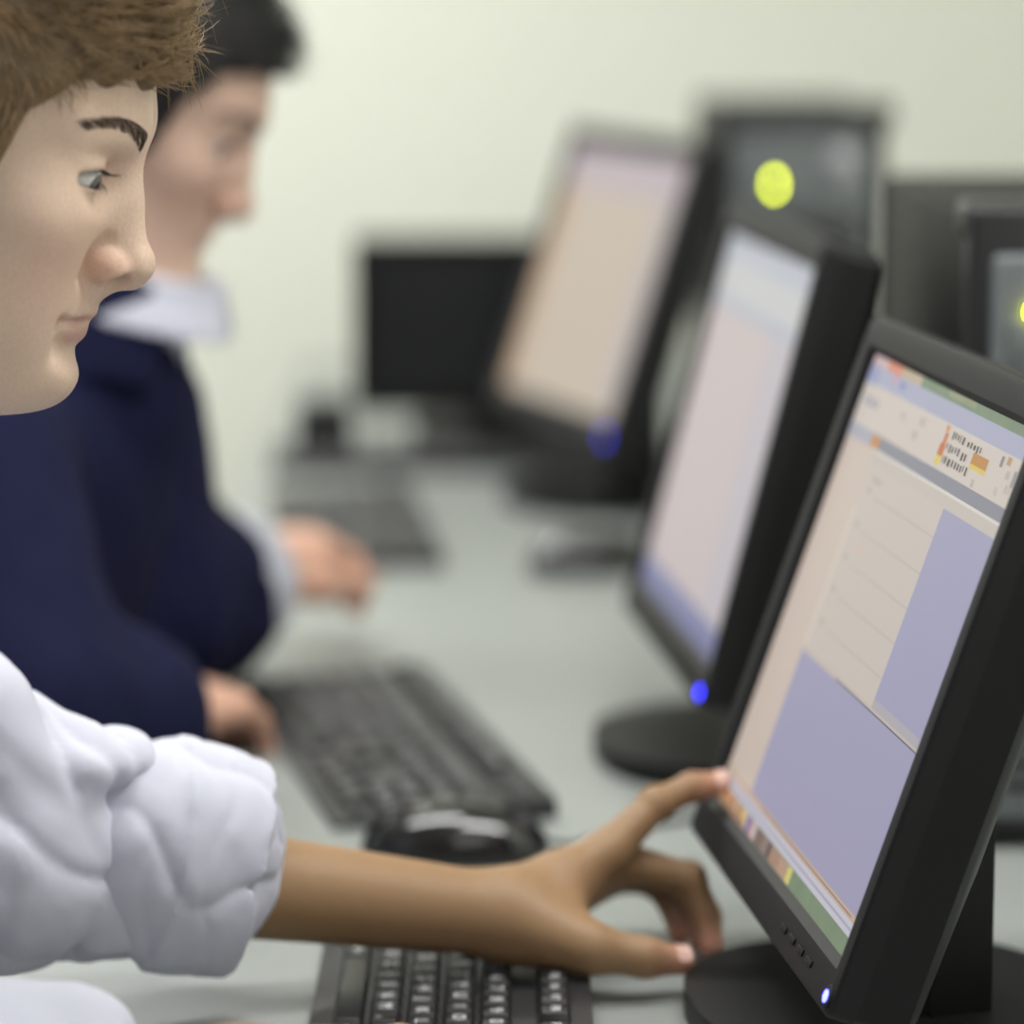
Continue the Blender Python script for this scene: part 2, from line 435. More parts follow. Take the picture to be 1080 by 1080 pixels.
def brows_lashes(hd, parent, mb, ml, dens=420):
    rr = np.random.default_rng(3)
    for side in (1, -1):
        L = []
        u = rr.uniform(0, 1, dens) ** 1.15; w = rr.uniform(-1, 1, dens) * (1.1 - .7 * u)
        P, G = project(np.stack([.093 - .022 * u * u, .0095 + .040 * u, .0370 + .0085 * np.sin(u * 2.2) - .0030 * u * u + w * .0040], 1))
        for i in range(dens):
            p, g = P[i], G[i]
            dv = np.array([-.25, 1, .30 + .5 * (1 - u[i]) - w[i] * .40]); dv -= g * (dv @ g); dv /= np.linalg.norm(dv)
            l = rr.uniform(.005, .008); pts = [p - g * .0002, p + dv * l * .5 + g * .0006, p + dv * l + g * .0001]
            L.append(([hd.w(np.array([a[0], a[1] * side, a[2]], f4)) for a in pts], .00016))
        strands('eyebrow', L, mb, parent)
        L = []
        for up in (1, -1):
            n_ = 40 if up > 0 else 22
            for i in range(n_):
                t = -.8 + 1.75 * (i + rr.uniform(-.3, .3)) / n_; az = R(16) + t * R(84); arch = max(0, 1 - t * t)
                z = (-.0006 + .0046 * arch - .0006 * t) if up > 0 else (-.0010 - .0034 * arch - .0006 * t)
                rh = math.sqrt(.0136 ** 2 - z * z); ou = np.array([math.cos(az), math.sin(az), 0.]); e = EYE + V(ou[0] * rh, ou[1] * rh, z)
                l = (.0080 + .0015 * rr.uniform(-1, 1)) if up > 0 else .0038
                dv = ou + np.array([.35, .25 * t, -.25 if up > 0 else -.5]); dv /= np.linalg.norm(dv)
                pts = [e - dv * .0008, e + dv * l * .5 + V(0, 0, -.0005 * up), e + dv * l + V(0, 0, .0012 * up)]
                L.append(([hd.w(np.array([a[0], a[1] * side, a[2]], f4)) for a in pts], .00017))
        # lid margin line
        strands('eyelashes', L, ml, parent)

def hairline(x, front):
    return np.interp(x, [-.11, -.06, -.03, -.012, .012, .022, .040, .050, .072, .12], [-.050, -.045, -.032, .030, .036, -.008, -.002, .046, front - .004, front + .002]).astype(f4)

def hair_sdf(h, front, thick, quiff):
    d = ell(h, (-.003, 0, .052), (.0955 + thick, .0780 + thick * .9, .0865 + thick * 1.1))
    d = smin(d, ell(h, (-.045, 0, .000), (.055 + thick * .6, .066 + thick * .5, .05)), .03)
    if quiff: d = smin(d, ell(h, (.054, 0, .113), (.037, .054, .026), rotm('y', -10)), .022)
    s = h.copy(); s[:, 1] = np.abs(s[:, 1])
    g = h[:, 2] - hairline(h[:, 0], front) - f4(.004) * np.sin(s[:, 1] * 260)
    d = d - f4(.0022) * wob(h * V(1, .8, 1), 150, 5)
    return smax(d, -g * f4(.75), .010)

def make_hair(hd, parent, m, front, thick, quiff, m2=None, count=2600, res=.0022):
    lo = hd.o - .16; hi = hd.o + .18
    # the mesh is cut in world space
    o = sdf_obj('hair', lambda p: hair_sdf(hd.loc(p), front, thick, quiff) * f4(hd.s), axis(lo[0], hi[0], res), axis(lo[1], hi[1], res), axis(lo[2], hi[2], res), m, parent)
    rr = np.random.default_rng(5); L = []
    def nearest(q):
        for _ in range(4):
            d = hair_sdf(q, front, thick, quiff); g = np.stack([hair_sdf(q + e, front, thick, quiff) - hair_sdf(q - e, front, thick, quiff) for e in np.eye(3, dtype=f4) * f4(.001)], 1)
            g /= np.linalg.norm(g, axis=1)[:, None] + 1e-9; q = q - d[:, None] * g
        return q, g
    th = rr.uniform(0, 2 * PI, count * 3); ph = np.arccos(rr.uniform(-.35, 1, count * 3))
    q = np.stack([np.cos(th) * np.sin(ph) * .1, np.sin(th) * np.sin(ph) * .085, .05 + np.cos(ph) * .095], 1).astype(f4)
    q, g = nearest(q)
    ok = (q[:, 2] > hairline(q[:, 0], front) + .001); q = q[ok][:count]; g = g[ok][:count]
    for a, n in zip(q, g):
        fr = np.clip((a[0] + .02) / .1, 0, 1) * np.clip((a[2] - .02) / .06, 0, 1)
        flow = V(1.0, .25 * np.sign(a[1]) + .35, .42) * fr + (V(-.35, 0, -1.) * (1 - max(n[2], 0)) + V(.8, .35, 0) * max(n[2], 0) ** 2) * (1 - fr)
        flow = flow + rr.normal(size=3).astype(f4) * .15; flow = flow - n * (flow @ n) * .97; flow /= np.linalg.norm(flow) + 1e-6
        l = (.026 + .008 * fr) * rr.uniform(.7, 1.2) * (.45 if a[0] > .02 and a[2] < front + .012 else 1); lift = .07 + .16 * fr
        p0 = a - n * .003; p1 = a + flow * l * .35 + n * l * lift; p2 = a + flow * l * .70 + n * l * lift * .95; p3 = a + flow * l + n * l * (lift * .55) + n * .0015
        L.append(([hd.w(x) for x in (p0, p1, p2, p3)], rr.uniform(.0003, .00058)))
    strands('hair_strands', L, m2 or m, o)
    if quiff:                                                 # fringe hanging over the forehead edge
        L = []
        n_ = 520; y = rr.uniform(-.058, .058, n_)
        Q, N = nearest(np.stack([.088 - 9.0 * y * y + rr.uniform(-.012, .014, n_), y, front + .026 + rr.uniform(-.012, .020, n_) - 2. * y * y], 1).astype(f4))
        for a, n in zip(Q, N):
            low = rr.random() < .4
            dv = V(.70, .25 + rr.normal() * .25, (-.45 if low else .22) + rr.normal() * .22); dv /= np.linalg.norm(dv); l = rr.uniform(.008, .013) if low else rr.uniform(.009, .019)
            pts = [a - n * .004, a + dv * l * .4 + n * .003, a + dv * l * .75 + n * .002 + V(-.001, 0, -.002), a + dv * l + V(-.002, 0, -.002)]
            L.append(([hd.w(t) for t in pts], rr.uniform(.0004, .0008)))
        strands('fringe', L, m2 or m, o)
    return o

# ------------------------------------------------------------------ hands
def hand_sdf(p, wrist, elbow, fingers, thumb, k=.010):
    """fingers: four lists of 4 joints; thumb: 4 joints (cmc, mcp, ip, tip)"""
    w = np.asarray(wrist, f4); d = None
    rad = [[.0118, .0092, .0082, .0066], [.0118, .0096, .0085, .0068], [.0112, .0090, .0080, .0064], [.0100, .0080, .0070, .0058]]
    for j, fj in enumerate(fingers):
        a = np.asarray(fj[0], f4); m = rc(p, w + (a - w) * .10, a, .0175 - .001 * j, .0120)
        d = m if d is None else smin(d, m, .012)
    d = smin(d, rc(p, w, (np.asarray(fingers[1][0], f4) + w) / 2, .0200, .0165), .012)
    for j, fj in enumerate(fingers):
        r = rad[j]; g = rc(p, fj[0], fj[1], r[0], r[1])
        g = smin(g, rc(p, fj[1], fj[2], r[1], r[2]), .004); g = smin(g, rc(p, fj[2], fj[3], r[2], r[3]), .004)
        g = smin(g, ln(p - np.asarray(fj[1], f4)) - r[1] * 1.04, .004)
        d = smin(d, g, .006)
    t = thumb
    g = rc(p, w + (np.asarray(t[0], f4) - w) * .3, t[0], .017, .0175); g = smin(g, rc(p, t[0], t[1], .0175, .0135), .010)
    d = smin(d, g, .016)
    g = rc(p, t[1], t[2], .0125, .0108); g = smin(g, rc(p, t[2], t[3], .0106, .0078), .005)
    d = smin(d, g, .008)
    web = rc(p, (np.asarray(t[0], f4) * .35 + np.asarray(t[1], f4) * .65), (np.asarray(fingers[0][0], f4) * .55 + w * .45), .0085, .0100)
    d = smin(d, web, .014)
    return d
def nail(parent, tip, prev, up, w=.0055, l=.0075, r=.0066):
    t = np.asarray(tip, float); ax = t - np.asarray(prev, float); ax /= np.linalg.norm(ax)
    u = np.asarray(up, float); u -= ax * (u @ ax); u /= np.linalg.norm(u); s = np.cross(ax, u); vs = []; fs = []
    n = 8
    for th in (0, 1):
        for i in range(n + 1):
            for j in range(n + 1):
                a = (i / n * 2 - 1); b = (j / n * 2 - 1); wv = w * math.sqrt(max(0, 1 - .5 * abs(b) ** 3.5)); ang = a * wv / r
                rr = r + (.0006 if th else -.0006)
                vs.append(t - ax * .0005 + ax * (b * l * .5 - .001) + u * math.cos(ang) * rr + s * math.sin(ang) * rr)
    N = (n + 1) ** 2
    for th in (0, 1):
        for i in range(n):
            for j in range(n):
                q = [i * (n + 1) + j, i * (n + 1) + j + 1, (i + 1) * (n + 1) + j + 1, (i + 1) * (n + 1) + j]; q = [x + th * N for x in q]
                fs.append(q if th else q[::-1])
    ring = [i * (n + 1) for i in range(n + 1)] + [n * (n + 1) + j for j in range(1, n + 1)] + [i * (n + 1) + n for i in range(n - 1, -1, -1)] + [j for j in range(n - 1, 0, -1)]
    for a, b in zip(ring, ring[1:] + ring[:1]): fs.append((a, b, b + N, a + N))
    return mesh_obj('fingernail', vs, fs, M['nail'], parent, smooth=True)

def relaxed_hand(w, dirv, up, side, curl=.35, L=.088):
    """joints of a slightly curled hand; dirv from wrist to knuckles, up the back of the hand, side towards the thumb"""
    w, d, u, s = [np.asarray(a, float) for a in (w, dirv, up, side)]
    d /= np.linalg.norm(d); u -= d * (u @ d); u /= np.linalg.norm(u); s -= d * (s @ d) + u * (s @ u); s /= np.linalg.norm(s)
    out = []
    for j, (off, l, seg) in enumerate(((.026, .97, (.043, .026, .021)), (.008, 1., (.047, .029, .022)), (-.010, .96, (.044, .027, .021)), (-.027, .88, (.034, .021, .019)))):
        p = w + d * L * l + s * off + u * (.004 - .002 * abs(j - 1)); ang = .12; J = [p]
        for q, sl in enumerate(seg):
            ang += curl * (1 + .35 * q); p = p + (d * math.cos(ang) - u * math.sin(ang)) * sl; J.append(p)
        out.append(J)
    t0 = w + d * .026 + s * .026 - u * .008; t1 = t0 + d * .036 + s * .018 - u * .008; t2 = t1 + d * .030 + s * .006 - u * .006; t3 = t2 + d * .024 - s * .002 - u * .006
    return out, [t0, t1, t2, t3]

# ------------------------------------------------------------------ room
def struct(name, mb, m, parent=None):
    o = mb.build(name, m, parent); o['kind'] = 'structure'; return o
FY = 5.2
struct('floor', MB().box((-3.2, -1.2, -.1), (1.6, FY + .15, 0)), M['floor'])
struct('wall_back', MB().box((-3.2, FY, 0), (1.6, FY + .15, 2.8)), M['wall'])
struct('wall_right', MB().box((1.45, -1.2, 0), (1.6, FY, 2.8)), M['wall'])
struct('ceiling', MB().box((-3.2, -1.2, 2.8), (1.6, FY + .15, 2.9)), M['ceiling'])
struct('baseboard_back', MB().box((-3.2, FY - .015, 0), (1.45, FY, .09), .004), M['desk_edge'])

# long computer desk
DZ = .743
desk = thing('computer_desk', 'long pale grey laminate computer desk running along the row of monitors', 'desk', (.24, 2.85, 0))
MB().box((-.54, -2.05, DZ - .03), (.56, 2.05, DZ), .003).build('desktop', M['desk'], desk)
for y in (-1.98, -.65, .65, 1.98):
    MB().box((-.46, y - .015, 0), (.5, y + .015, DZ - .03), .002).build('support_panel', M['desk'], desk)
MB().box((.44, -1.96, .35), (.46, 1.96, DZ - .03), .002).build('modesty_panel', M['desk'], desk)

# ------------------------------------------------------------------ monitors
E = {}
def e(name, col, k=None, noise=None):
    if name not in E: E[name] = emit('screen_' + name, col, k if k else SCR, noise=noise)
    return E[name]
SCR = .76
def screen_rects(parent, w, h, PM, rects, texts=()):
    """lit panel: rects (u0, v0, u1, v1, material, layer) in screen fractions, u to the user's right, v down"""
    mats = []; vs = []; fs = []; mi = []
    def idx(m):
        if m not in mats: mats.append(m)
        return mats.index(m)
    for u0, v0, u1, v1, m, lay in rects:
        z = .0002 + .00012 * lay; o = len(vs)
        for u, v in ((u0, v1), (u1, v1), (u1, v0), (u0, v0)): vs.append(PM @ Vector(((u - .5) * w, (.5 - v) * h, z)))
        fs.append((o, o + 1, o + 2, o + 3)); mi.append(idx(m))
    for t, u, v, size, m, lay in texts:
        tv, tf = text_mesh(t, size); o = len(vs)
        vs += [PM @ Vector((q.x + (u - .5) * w, q.y + (.5 - v) * h, .0002 + .00012 * lay)) for q in tv]; fs += [tuple(i + o for i in f) for f in tf]; mi += [idx(m)] * len(tf)
    o = len(vs)
    for x, y, z in ((-1, -1, 1), (1, -1, 1), (1, 1, 1), (-1, 1, 1), (-1, -1, 0), (1, -1, 0), (1, 1, 0), (-1, 1, 0)):
        vs.append(PM @ Vector((x * w / 2, y * h / 2, .00015 if z else -.004)))
    for f in ((0, 1, 2, 3), (7, 6, 5, 4), (0, 4, 5, 1), (1, 5, 6, 2), (2, 6, 7, 3), (3, 7, 4, 0)): fs.append(tuple(i + o for i in f)); mi.append(idx(M['mute']))
    return mesh_obj('screen', vs, fs, mats, parent, mi)

def monitor(label, q, rects, texts=(), w=.338, h=.270, led='blue', group='black monitors along the desk', deep=.034, frame=None, led_k=30., drop=None):
    cx, cy, cz, yaw, tilt = q; yaw, tilt = R(yaw), R(tilt); c, s = math.cos(yaw), math.sin(yaw)
    back = Vector((c, s, 0)); base = Vector((cx, cy, DZ)) + back * .085
    t = thing('monitor', label, 'monitor', base, yaw - PI / 2, group)
    # panel frame in the thing's own axes: x user's right, y away from the user, z up
    PM = Matrix.Translation((0, -.085, cz - DZ)) @ Matrix.Rotation(R(90) - tilt, 4, 'X')
    bs, bt, bb = .018, .021, .026
    # bezel ring: outer rounded rectangle to inner opening, sloped inwards
    def rr(x0, y0, x1, y1, r, n=4):
        P = []
        for (ax, ay, a0) in ((x1 - r, y1 - r, 0), (x0 + r, y1 - r, 90), (x0 + r, y0 + r, 180), (x1 - r, y0 + r, 270)):
            for i in range(n + 1): a = R(a0 + 90 * i / n); P.append((ax + r * math.cos(a), ay + r * math.sin(a)))
        return P
    X0, Y0, X1, Y1 = -w / 2 - bs, -h / 2 - bb, w / 2 + bs, h / 2 + bt
    loops = [(rr(X0, Y0, X1, Y1, .008), -.008), (rr(X0, Y0, X1, Y1, .008), .0035), (rr(X0 + .0012, Y0 + .0012, X1 - .0012, Y1 - .0012, .007), .0055), (rr(X0 + .004, Y0 + .004, X1 - .004, Y1 - .004, .006), .0062),
             (rr(-w / 2 - .004, -h / 2 - .004, w / 2 + .004, h / 2 + .004, .003), .0050), (rr(-w / 2, -h / 2, w / 2, h / 2, .0012), .0004), (rr(-w / 2, -h / 2, w / 2, h / 2, .0012), -.003)]
    vs = []; fs = []; mi = []; n = len(loops[0][0])
    for L, z in loops: vs += [PM @ Vector((x, y, z)) for x, y in L]
    for i in range(len(loops) - 1):
        for k in range(n): fs.append((i * n + k, i * n + (k + 1) % n, (i + 1) * n + (k + 1) % n, (i + 1) * n + k)); mi.append(0)
    mesh_obj('bezel', vs, fs, frame or M['charcoal'], t, mi, auto=30)
    # back housing: deep sides then tapering to a smaller rear
    loops = [(rr(X0 + .0006, Y0 + .0006, X1 - .0006, Y1 - .0006, .008), -.002), (rr(X0 + .001, Y0 + .001, X1 - .001, Y1 - .001, .008), -deep), (rr(X0 + .006, Y0 + .006, X1 - .006, Y1 - .006, .008), -deep - .005),
             (rr(X0 + .05, Y0 + .05, X1 - .05, Y1 - .05, .02), -deep - .022), (rr(X0 + .06, Y0 + .06, X1 - .06, Y1 - .06, .02), -deep - .026)]
    vs = []; fs = []
    for L, z in loops: vs += [PM @ Vector((x, y, z)) for x, y in L]
    for i in range(len(loops) - 1):
        for k in range(n): fs.append((i * n + k, (i + 1) * n + k, (i + 1) * n + (k + 1) % n, i * n + (k + 1) % n))
    fs.append(tuple(range(n))); fs.append(tuple((len(loops) - 1) * n + k for k in range(n))[::-1])
    mesh_obj('back_housing', vs, fs, M['black'], t, auto=30)
    screen_rects(t, w, h, PM, rects, texts)
    # stand
    zc = cz - DZ
    ax = PM @ Vector((0, -.03, -deep - .02))
    MB().prism([(-.045, ax.y - .012), (.045, ax.y - .012), (.038, ax.y + .022), (-.038, ax.y + .022)], .012, ax.z + .02, .003).build('stand_neck', M['black'], t)
    poly = [(.112 * math.copysign(abs(math.cos(a)) ** .8, math.cos(a)), -.068 + .107 * math.copysign(abs(math.sin(a)) ** .8, math.sin(a))) for a in [2 * PI * i / 48 for i in range(48)]]
    MB().prism(poly, 0, .016, .006, seg=3).build('stand_base', M['black'], t)
    # power button with its lamp
    pb = MB(); pb.lathe([(.0062, 0), (.0062, .0012), (.0050, .0018)], 20, mtx=PM @ Matrix.Translation((w / 2 + .0095, -h / 2 - .0165, .0055)))
    b = pb.build('power_button', M['black'], t)
    if led:
        pl_ = MB(); pl_.lathe([(.0032, 0), (.0032, .0006), (.0022, .0010)], 16, mtx=PM @ Matrix.Translation((w / 2 + .0095, -h / 2 - .0165, .0073)))
        pl_.build('power_light', e('led_' + led + str(led_k), (46, 48, 235), led_k), b)
    for i in range(4):
        MB().box((-.006, -.0018, 0), (.006, .0018, .0012), .0006, 2, mtx=PM @ Matrix.Translation((w / 2 - .040 - i * .020, -h / 2 - .0135, .0056))).build('menu_button', M['black'], t)
    return t

lav = (167, 164, 194); cream = (210, 199, 189)
rc1 = [(0, 0, 1, 1, e('sidebar', (214, 197, 184)), 0),
       (0, 0, .10, .02, e('pinkish', (214, 186, 186)), 1), (.10, 0, .20, .03, e('icon_red', (224, 140, 110)), 1), (.20, 0, .33, .022, e('pale_tan', (196, 178, 152)), 1),
       (.33, 0, 1, .021, e('wallpaper_green', (124, 144, 116), noise=60), 1), (.50, 0, .66, .012, e('wallpaper_olive', (150, 156, 124), noise=60), 2),
       (0, .020, 1, .058, e('titlebar', (176, 178, 202)), 2), (0, .022, .07, .060, e('office_button', (160, 166, 200)), 3), (.16, .026, .19, .036, e('pinkmark', (222, 150, 170)), 3), (.21, .028, .25, .042, e('blue_mark', (140, 148, 196)), 3),
       (0, .058, 1, .148, e('ribbon', (216, 205, 195)), 2), (.03, .085, .13, .103, e('grey_text_block', (178, 172, 182)), 3),
       (0, .148, 1, .175, e('ruler_bar', (140, 141, 152)), 2), (0, .148, .16, .176, e('tab', (176, 176, 190)), 3), (.165, .152, .215, .174, e('icon_orange', (214, 142, 66)), 4),
       (.2, .175, 1, .181, e('whiteline', (226, 220, 214)), 3), (.2, .181, 1, .205, e('strip', (206, 196, 186)), 3),
       (.2, .205, .684, .600, e('page', cream), 3), (.684, .205, 1, .59, e('pasteboard', lav), 3), (.2, .612, 1, .925, e('pasteboard', lav), 3),
       (.684, .585, 1, .609, e('scroll_strip', (182, 176, 184)), 4), (.2, .603, 1, .6085, e('scroll_light', (200, 190, 182)), 5), (.45, .6085, 1, .6115, e('darkline', (96, 92, 98)), 5),
       (.2, .30, .215, .60, e('page_edge', (226, 212, 198)), 4),
       (0, .925, 1, .938, e('status_tan', (206, 178, 158)), 3), (.3, .930, .95, .933, e('status_line', (146, 128, 122)), 4),
       (0, .938, 1, .964, e('taskbar', (206, 204, 216)), 3), (0, .948, 1, .953, e('taskbar_shadow', (172, 172, 190)), 4),
       (0, .964, 1, 1, e('wallpaper_low', (126, 146, 118), noise=60), 2)]
tones = [(232, 190, 120), (208, 136, 92), (226, 176, 116), (198, 116, 86), (222, 200, 170), (190, 132, 70), (232, 196, 136), (90, 100, 190), (206, 150, 150), (214, 200, 196), (128, 104, 98), (150, 128, 120), (96, 80, 80), (176, 140, 118), (190, 156, 130), (222, 210, 120)]
ww = [.030, .030, .028, .026, .020, .030, .050, .022, .022, .026, .055, .035, .025, .060, .060, .03]
u = .01
for i, (tn, wd) in enumerate(zip(tones, ww)):
    rc1.append((u, .966, u + wd, .998, e('thumb%d' % i, tn), 4)); u += wd + .002
rc1.append((.01, .984, .22, .999, e('thumb_edge', (176, 140, 110)), 5))
for k, vv in enumerate((.262, .335, .405, .475, .545)):
    rc1.append((.30, vv, .684, vv + .0016, e('ruled', (178, 168, 166)), 5)); rc1.append((.245, vv - .012, .27, vv - .004, e('tick', (186, 168, 160)), 5))
rc1 += [(.25, .225, .31, .235, e('head', (190, 176, 168)), 5), (.31, .36, .34, .375, e('pink_spot', (222, 190, 180)), 5)]
for uu, vv, a, bb, cc in ((.555, .062, .018, .012, (214, 150, 92)), (.560, .076, .018, .022, (206, 120, 70)), (.552, .098, .030, .024, (208, 112, 48)), (.553, .122, .026, .018, (226, 206, 70)),
                          (.735, .085, .085, .022, (196, 138, 66)), (.735, .106, .085, .009, (226, 200, 96)), (.875, .066, .014, .020, (140, 130, 140)), (.905, .062, .02, .015, (190, 150, 110)), (.955, .08, .014, .03, (150, 150, 160))):
    rc1.append((uu, vv, uu + a, vv + bb, e('ic%02x%02x%02x' % cc, cc), 5))
tx = []
ink = e('ink', (34, 30, 34)); ink2 = e('ink_soft', (150, 140, 142))
rs_ = random.Random(4)
for u0, u1, vv in ((.602, .672, .068), (.690, .765, .070), (.588, .668, .092), (.680, .700, .094), (.590, .738, .116)):      # rows of small dark strokes in the ribbon
    q = u0
    while q < u1:
        wd = rs_.choice((.007, .008, .010, .012)); hh = rs_.choice((.012, .015, .017))
        rc1.append((q, vv + rs_.uniform(0, .003), q + wd, vv + hh, ink if rs_.random() < .7 else e('ink_grey', (120, 112, 116)), 6)); q += wd + rs_.choice((.006, .008, .010))
for uu, vv, st, sz, m in (
                          (.780, .138, 'llil', .006, ink2), (.93, .094, 'lilll', .006, ink2), (.95, .118, 'lll il', .006, ink2), (.42, .082, 'll il l', .007, ink2), (.40, .112, 'lil ll', .007, ink2), (.30, .09, 'll li', .007, ink2), (.90, .130, 'l il', .006, ink2)):
    tx.append((st, uu, vv, sz, m, 6))
M1 = (.184, 1.773, .955, 7.2, 19.3); M2 = (.149, 2.403, .973, 6.1, 14.4); M3 = (.085, 3.577, .980, 19.0, 18.1)
monitor('black monitor nearest the camera, its lavender and cream document screen touched by a fingertip', M1, rc1, tx)
rc2 = [(0, 0, 1, 1, e('m2_page', (208, 194, 194)), 0), (0, 0, 1, .07, e('m2_top', (190, 194, 206)), 1), (0, .07, 1, .16, e('m2_ribbon', (206, 206, 208)), 1), (0, .16, 1, .2, e('m2_bar', (188, 190, 202)), 1),
       (.72, .2, 1, .9, e('m2_margin', (200, 192, 200)), 1), (0, .92, 1, .965, e('m2_task', (130, 134, 178)), 2), (0, .965, 1, 1, e('m2_low', (112, 116, 160)), 2)]
monitor('black monitor with a pale pinkish screen, second in the row, blurred', M2, rc2, led_k=14.)
rc3 = [(0, 0, 1, 1, e('m3_page', (208, 192, 174)), 0), (0, 0, 1, .16, e('m3_top', (198, 182, 190)), 1), (0, .16, .12, 1, e('m3_reflection', (206, 174, 142)), 1), (.85, .16, 1, .95, e('m3_margin', (198, 186, 184)), 1)]  # orange reflection along the left edge is put into the screen colour
monitor('black monitor with a beige screen, farthest of the three lit screens', M3, rc3, led_k=9.)
# switched-off monitor seen square-on at the far end
monitor('switched-off black monitor at the far end of the desk, facing the camera', (-.008, 4.09, .880, 90., 2.), [(0, 0, 1, 1, M['mute'], 0)], w=.325, h=.165, led=None, frame=M['black'], deep=.02)

# ------------------------------------------------------------------ keyboards
U = .0195
ROWS = [
 (0, [('Esc', 0, 1)] + [('F%d' % (i + 1), 2 + i + (i // 4) * .5, 1) for i in range(12)] + [('Prt', 15.25, 1), ('Scr', 16.25, 1), ('Brk', 17.25, 1)]),
 (1, [(c, i, 1) for i, c in enumerate('º1234567890?¡')] + [('<-', 13, 2), ('Ins', 15.25, 1), ('Ini', 16.25, 1), ('RP', 17.25, 1), ('N', 18.5, 1), ('/', 19.5, 1), ('*', 20.5, 1), ('-', 21.5, 1)]),
 (2, [('Tab', 0, 1.5)] + [(c, 1.5 + i, 1) for i, c in enumerate('QWERTYUIOP`+')] + [('Ent', 13.5, 1.5), ('Del', 15.25, 1), ('Fin', 16.25, 1), ('AP', 17.25, 1), ('7', 18.5, 1), ('8', 19.5, 1), ('9', 20.5, 1), ('+', 21.5, 1)]),
 (3, [('Caps', 0, 1.75)] + [(c, 1.75 + i, 1) for i, c in enumerate('ASDFGHJKLÑ´')] + [('Ç', 12.75, 2.25), ('4', 18.5, 1), ('5', 19.5, 1), ('6', 20.5, 1)]),
 (4, [('^', 0, 1.25)] + [(c, 1.25 + i, 1) for i, c in enumerate('<ZXCVBNM,.-')] + [('Shift', 12.25, 2.75), ('^', 16.25, 1), ('1', 18.5, 1), ('2', 19.5, 1), ('3', 20.5, 1), ('Int', 21.5, 1)]),
 (5, [('Ctrl', 0, 1.25), ('', 1.25, 1.25), ('Alt', 2.5, 1.25), ('', 3.75, 6.25), ('Gr', 10, 1.25), ('', 11.25, 1.25), ('Ctrl', 13.75, 1.25), ('<', 15.25, 1), ('v', 16.25, 1), ('>', 17.25, 1), ('0', 18.5, 2), ('.', 20.5, 1)])]
def make_keyboard(label, loc, rz, group):
    t = thing('keyboard', label, 'keyboard', loc, rz, group)
    W_ = 22.5 * U
    b = MB()
    b.prism([(-.072, 0), (.078, 0), (.078, .0135), (.050, .0135), (.048, .0095), (-.060, .0065), (-.072, .0045)], -W_ / 2 - .008, W_ / 2 + .008, .002,
            mtx=Matrix(((0, 0, 1, 0), (1, 0, 0, 0), (0, 1, 0, 0), (0, 0, 0, 1))))
    b.build('keyboard_body', M['kb'], t)
    for r, keys in ROWS:
        yc = {0: .058, 1: .027, 2: .0075, 3: -.012, 4: -.0315, 5: -.051}[r]; zb = .0045 + (yc + .07) * .035
        for s, x, wd in keys:
            x0 = -W_ / 2 + x * U + .0008; x1 = -W_ / 2 + (x + wd) * U - .0008
            if r == 0: zb = .012
            k = MB(); k.box((x0, yc - U / 2 + .0008, zb), (x1, yc + U / 2 - .0008, zb + .0068), .0008, 2, taper=(.0024, .0024))
            if s:
                tv, tf = text_mesh(s, .0105 if len(s) == 1 else .0072 if len(s) < 4 else .0058)
                k.add([Vector(((x0 + x1) / 2 + q.x * 1.1, yc + q.y, zb + .00695)) for q in tv], tf, 1)
            k.build('key', [M['key'], M['legend']], t)
    for i in range(3):
        MB().lathe([(.0018, .0132), (.0018, .0142)], 10, mtx=Matrix.Translation((W_ / 2 - .03 - i * .018, .066, 0))).build('indicator_light', M['silver'], t)
    return t
def copy_thing(o, loc, rz, label):
    c = o.copy(); C.objects.link(c); c.location = loc; c.rotation_euler = (0, 0, rz); c['label'] = label
    for ch in list(o.children):
        d = ch.copy(); C.objects.link(d); d.parent = c
        for g in list(ch.children):
            h = g.copy(); C.objects.link(h); h.parent = d
    return c
kg = 'black keyboards on the desk'
kb = make_keyboard('black keyboard with white key legends under the forearm reaching to the nearest monitor', (-.0355, 1.715, DZ), -PI / 2, kg)
copy_thing(kb, (-.095, 2.425, DZ), -PI / 2 + R(12.5), 'black keyboard between the navy blazer and the second monitor, mouse at its near end')
copy_thing(kb, (-.165, 3.40, DZ), -PI / 2 + R(6), 'black keyboard beyond the hand with the white cuff, in front of the beige screen')
copy_thing(kb, (-.045, 3.86, DZ), R(4), 'black keyboard at the far end of the desk, in front of the switched-off monitor')

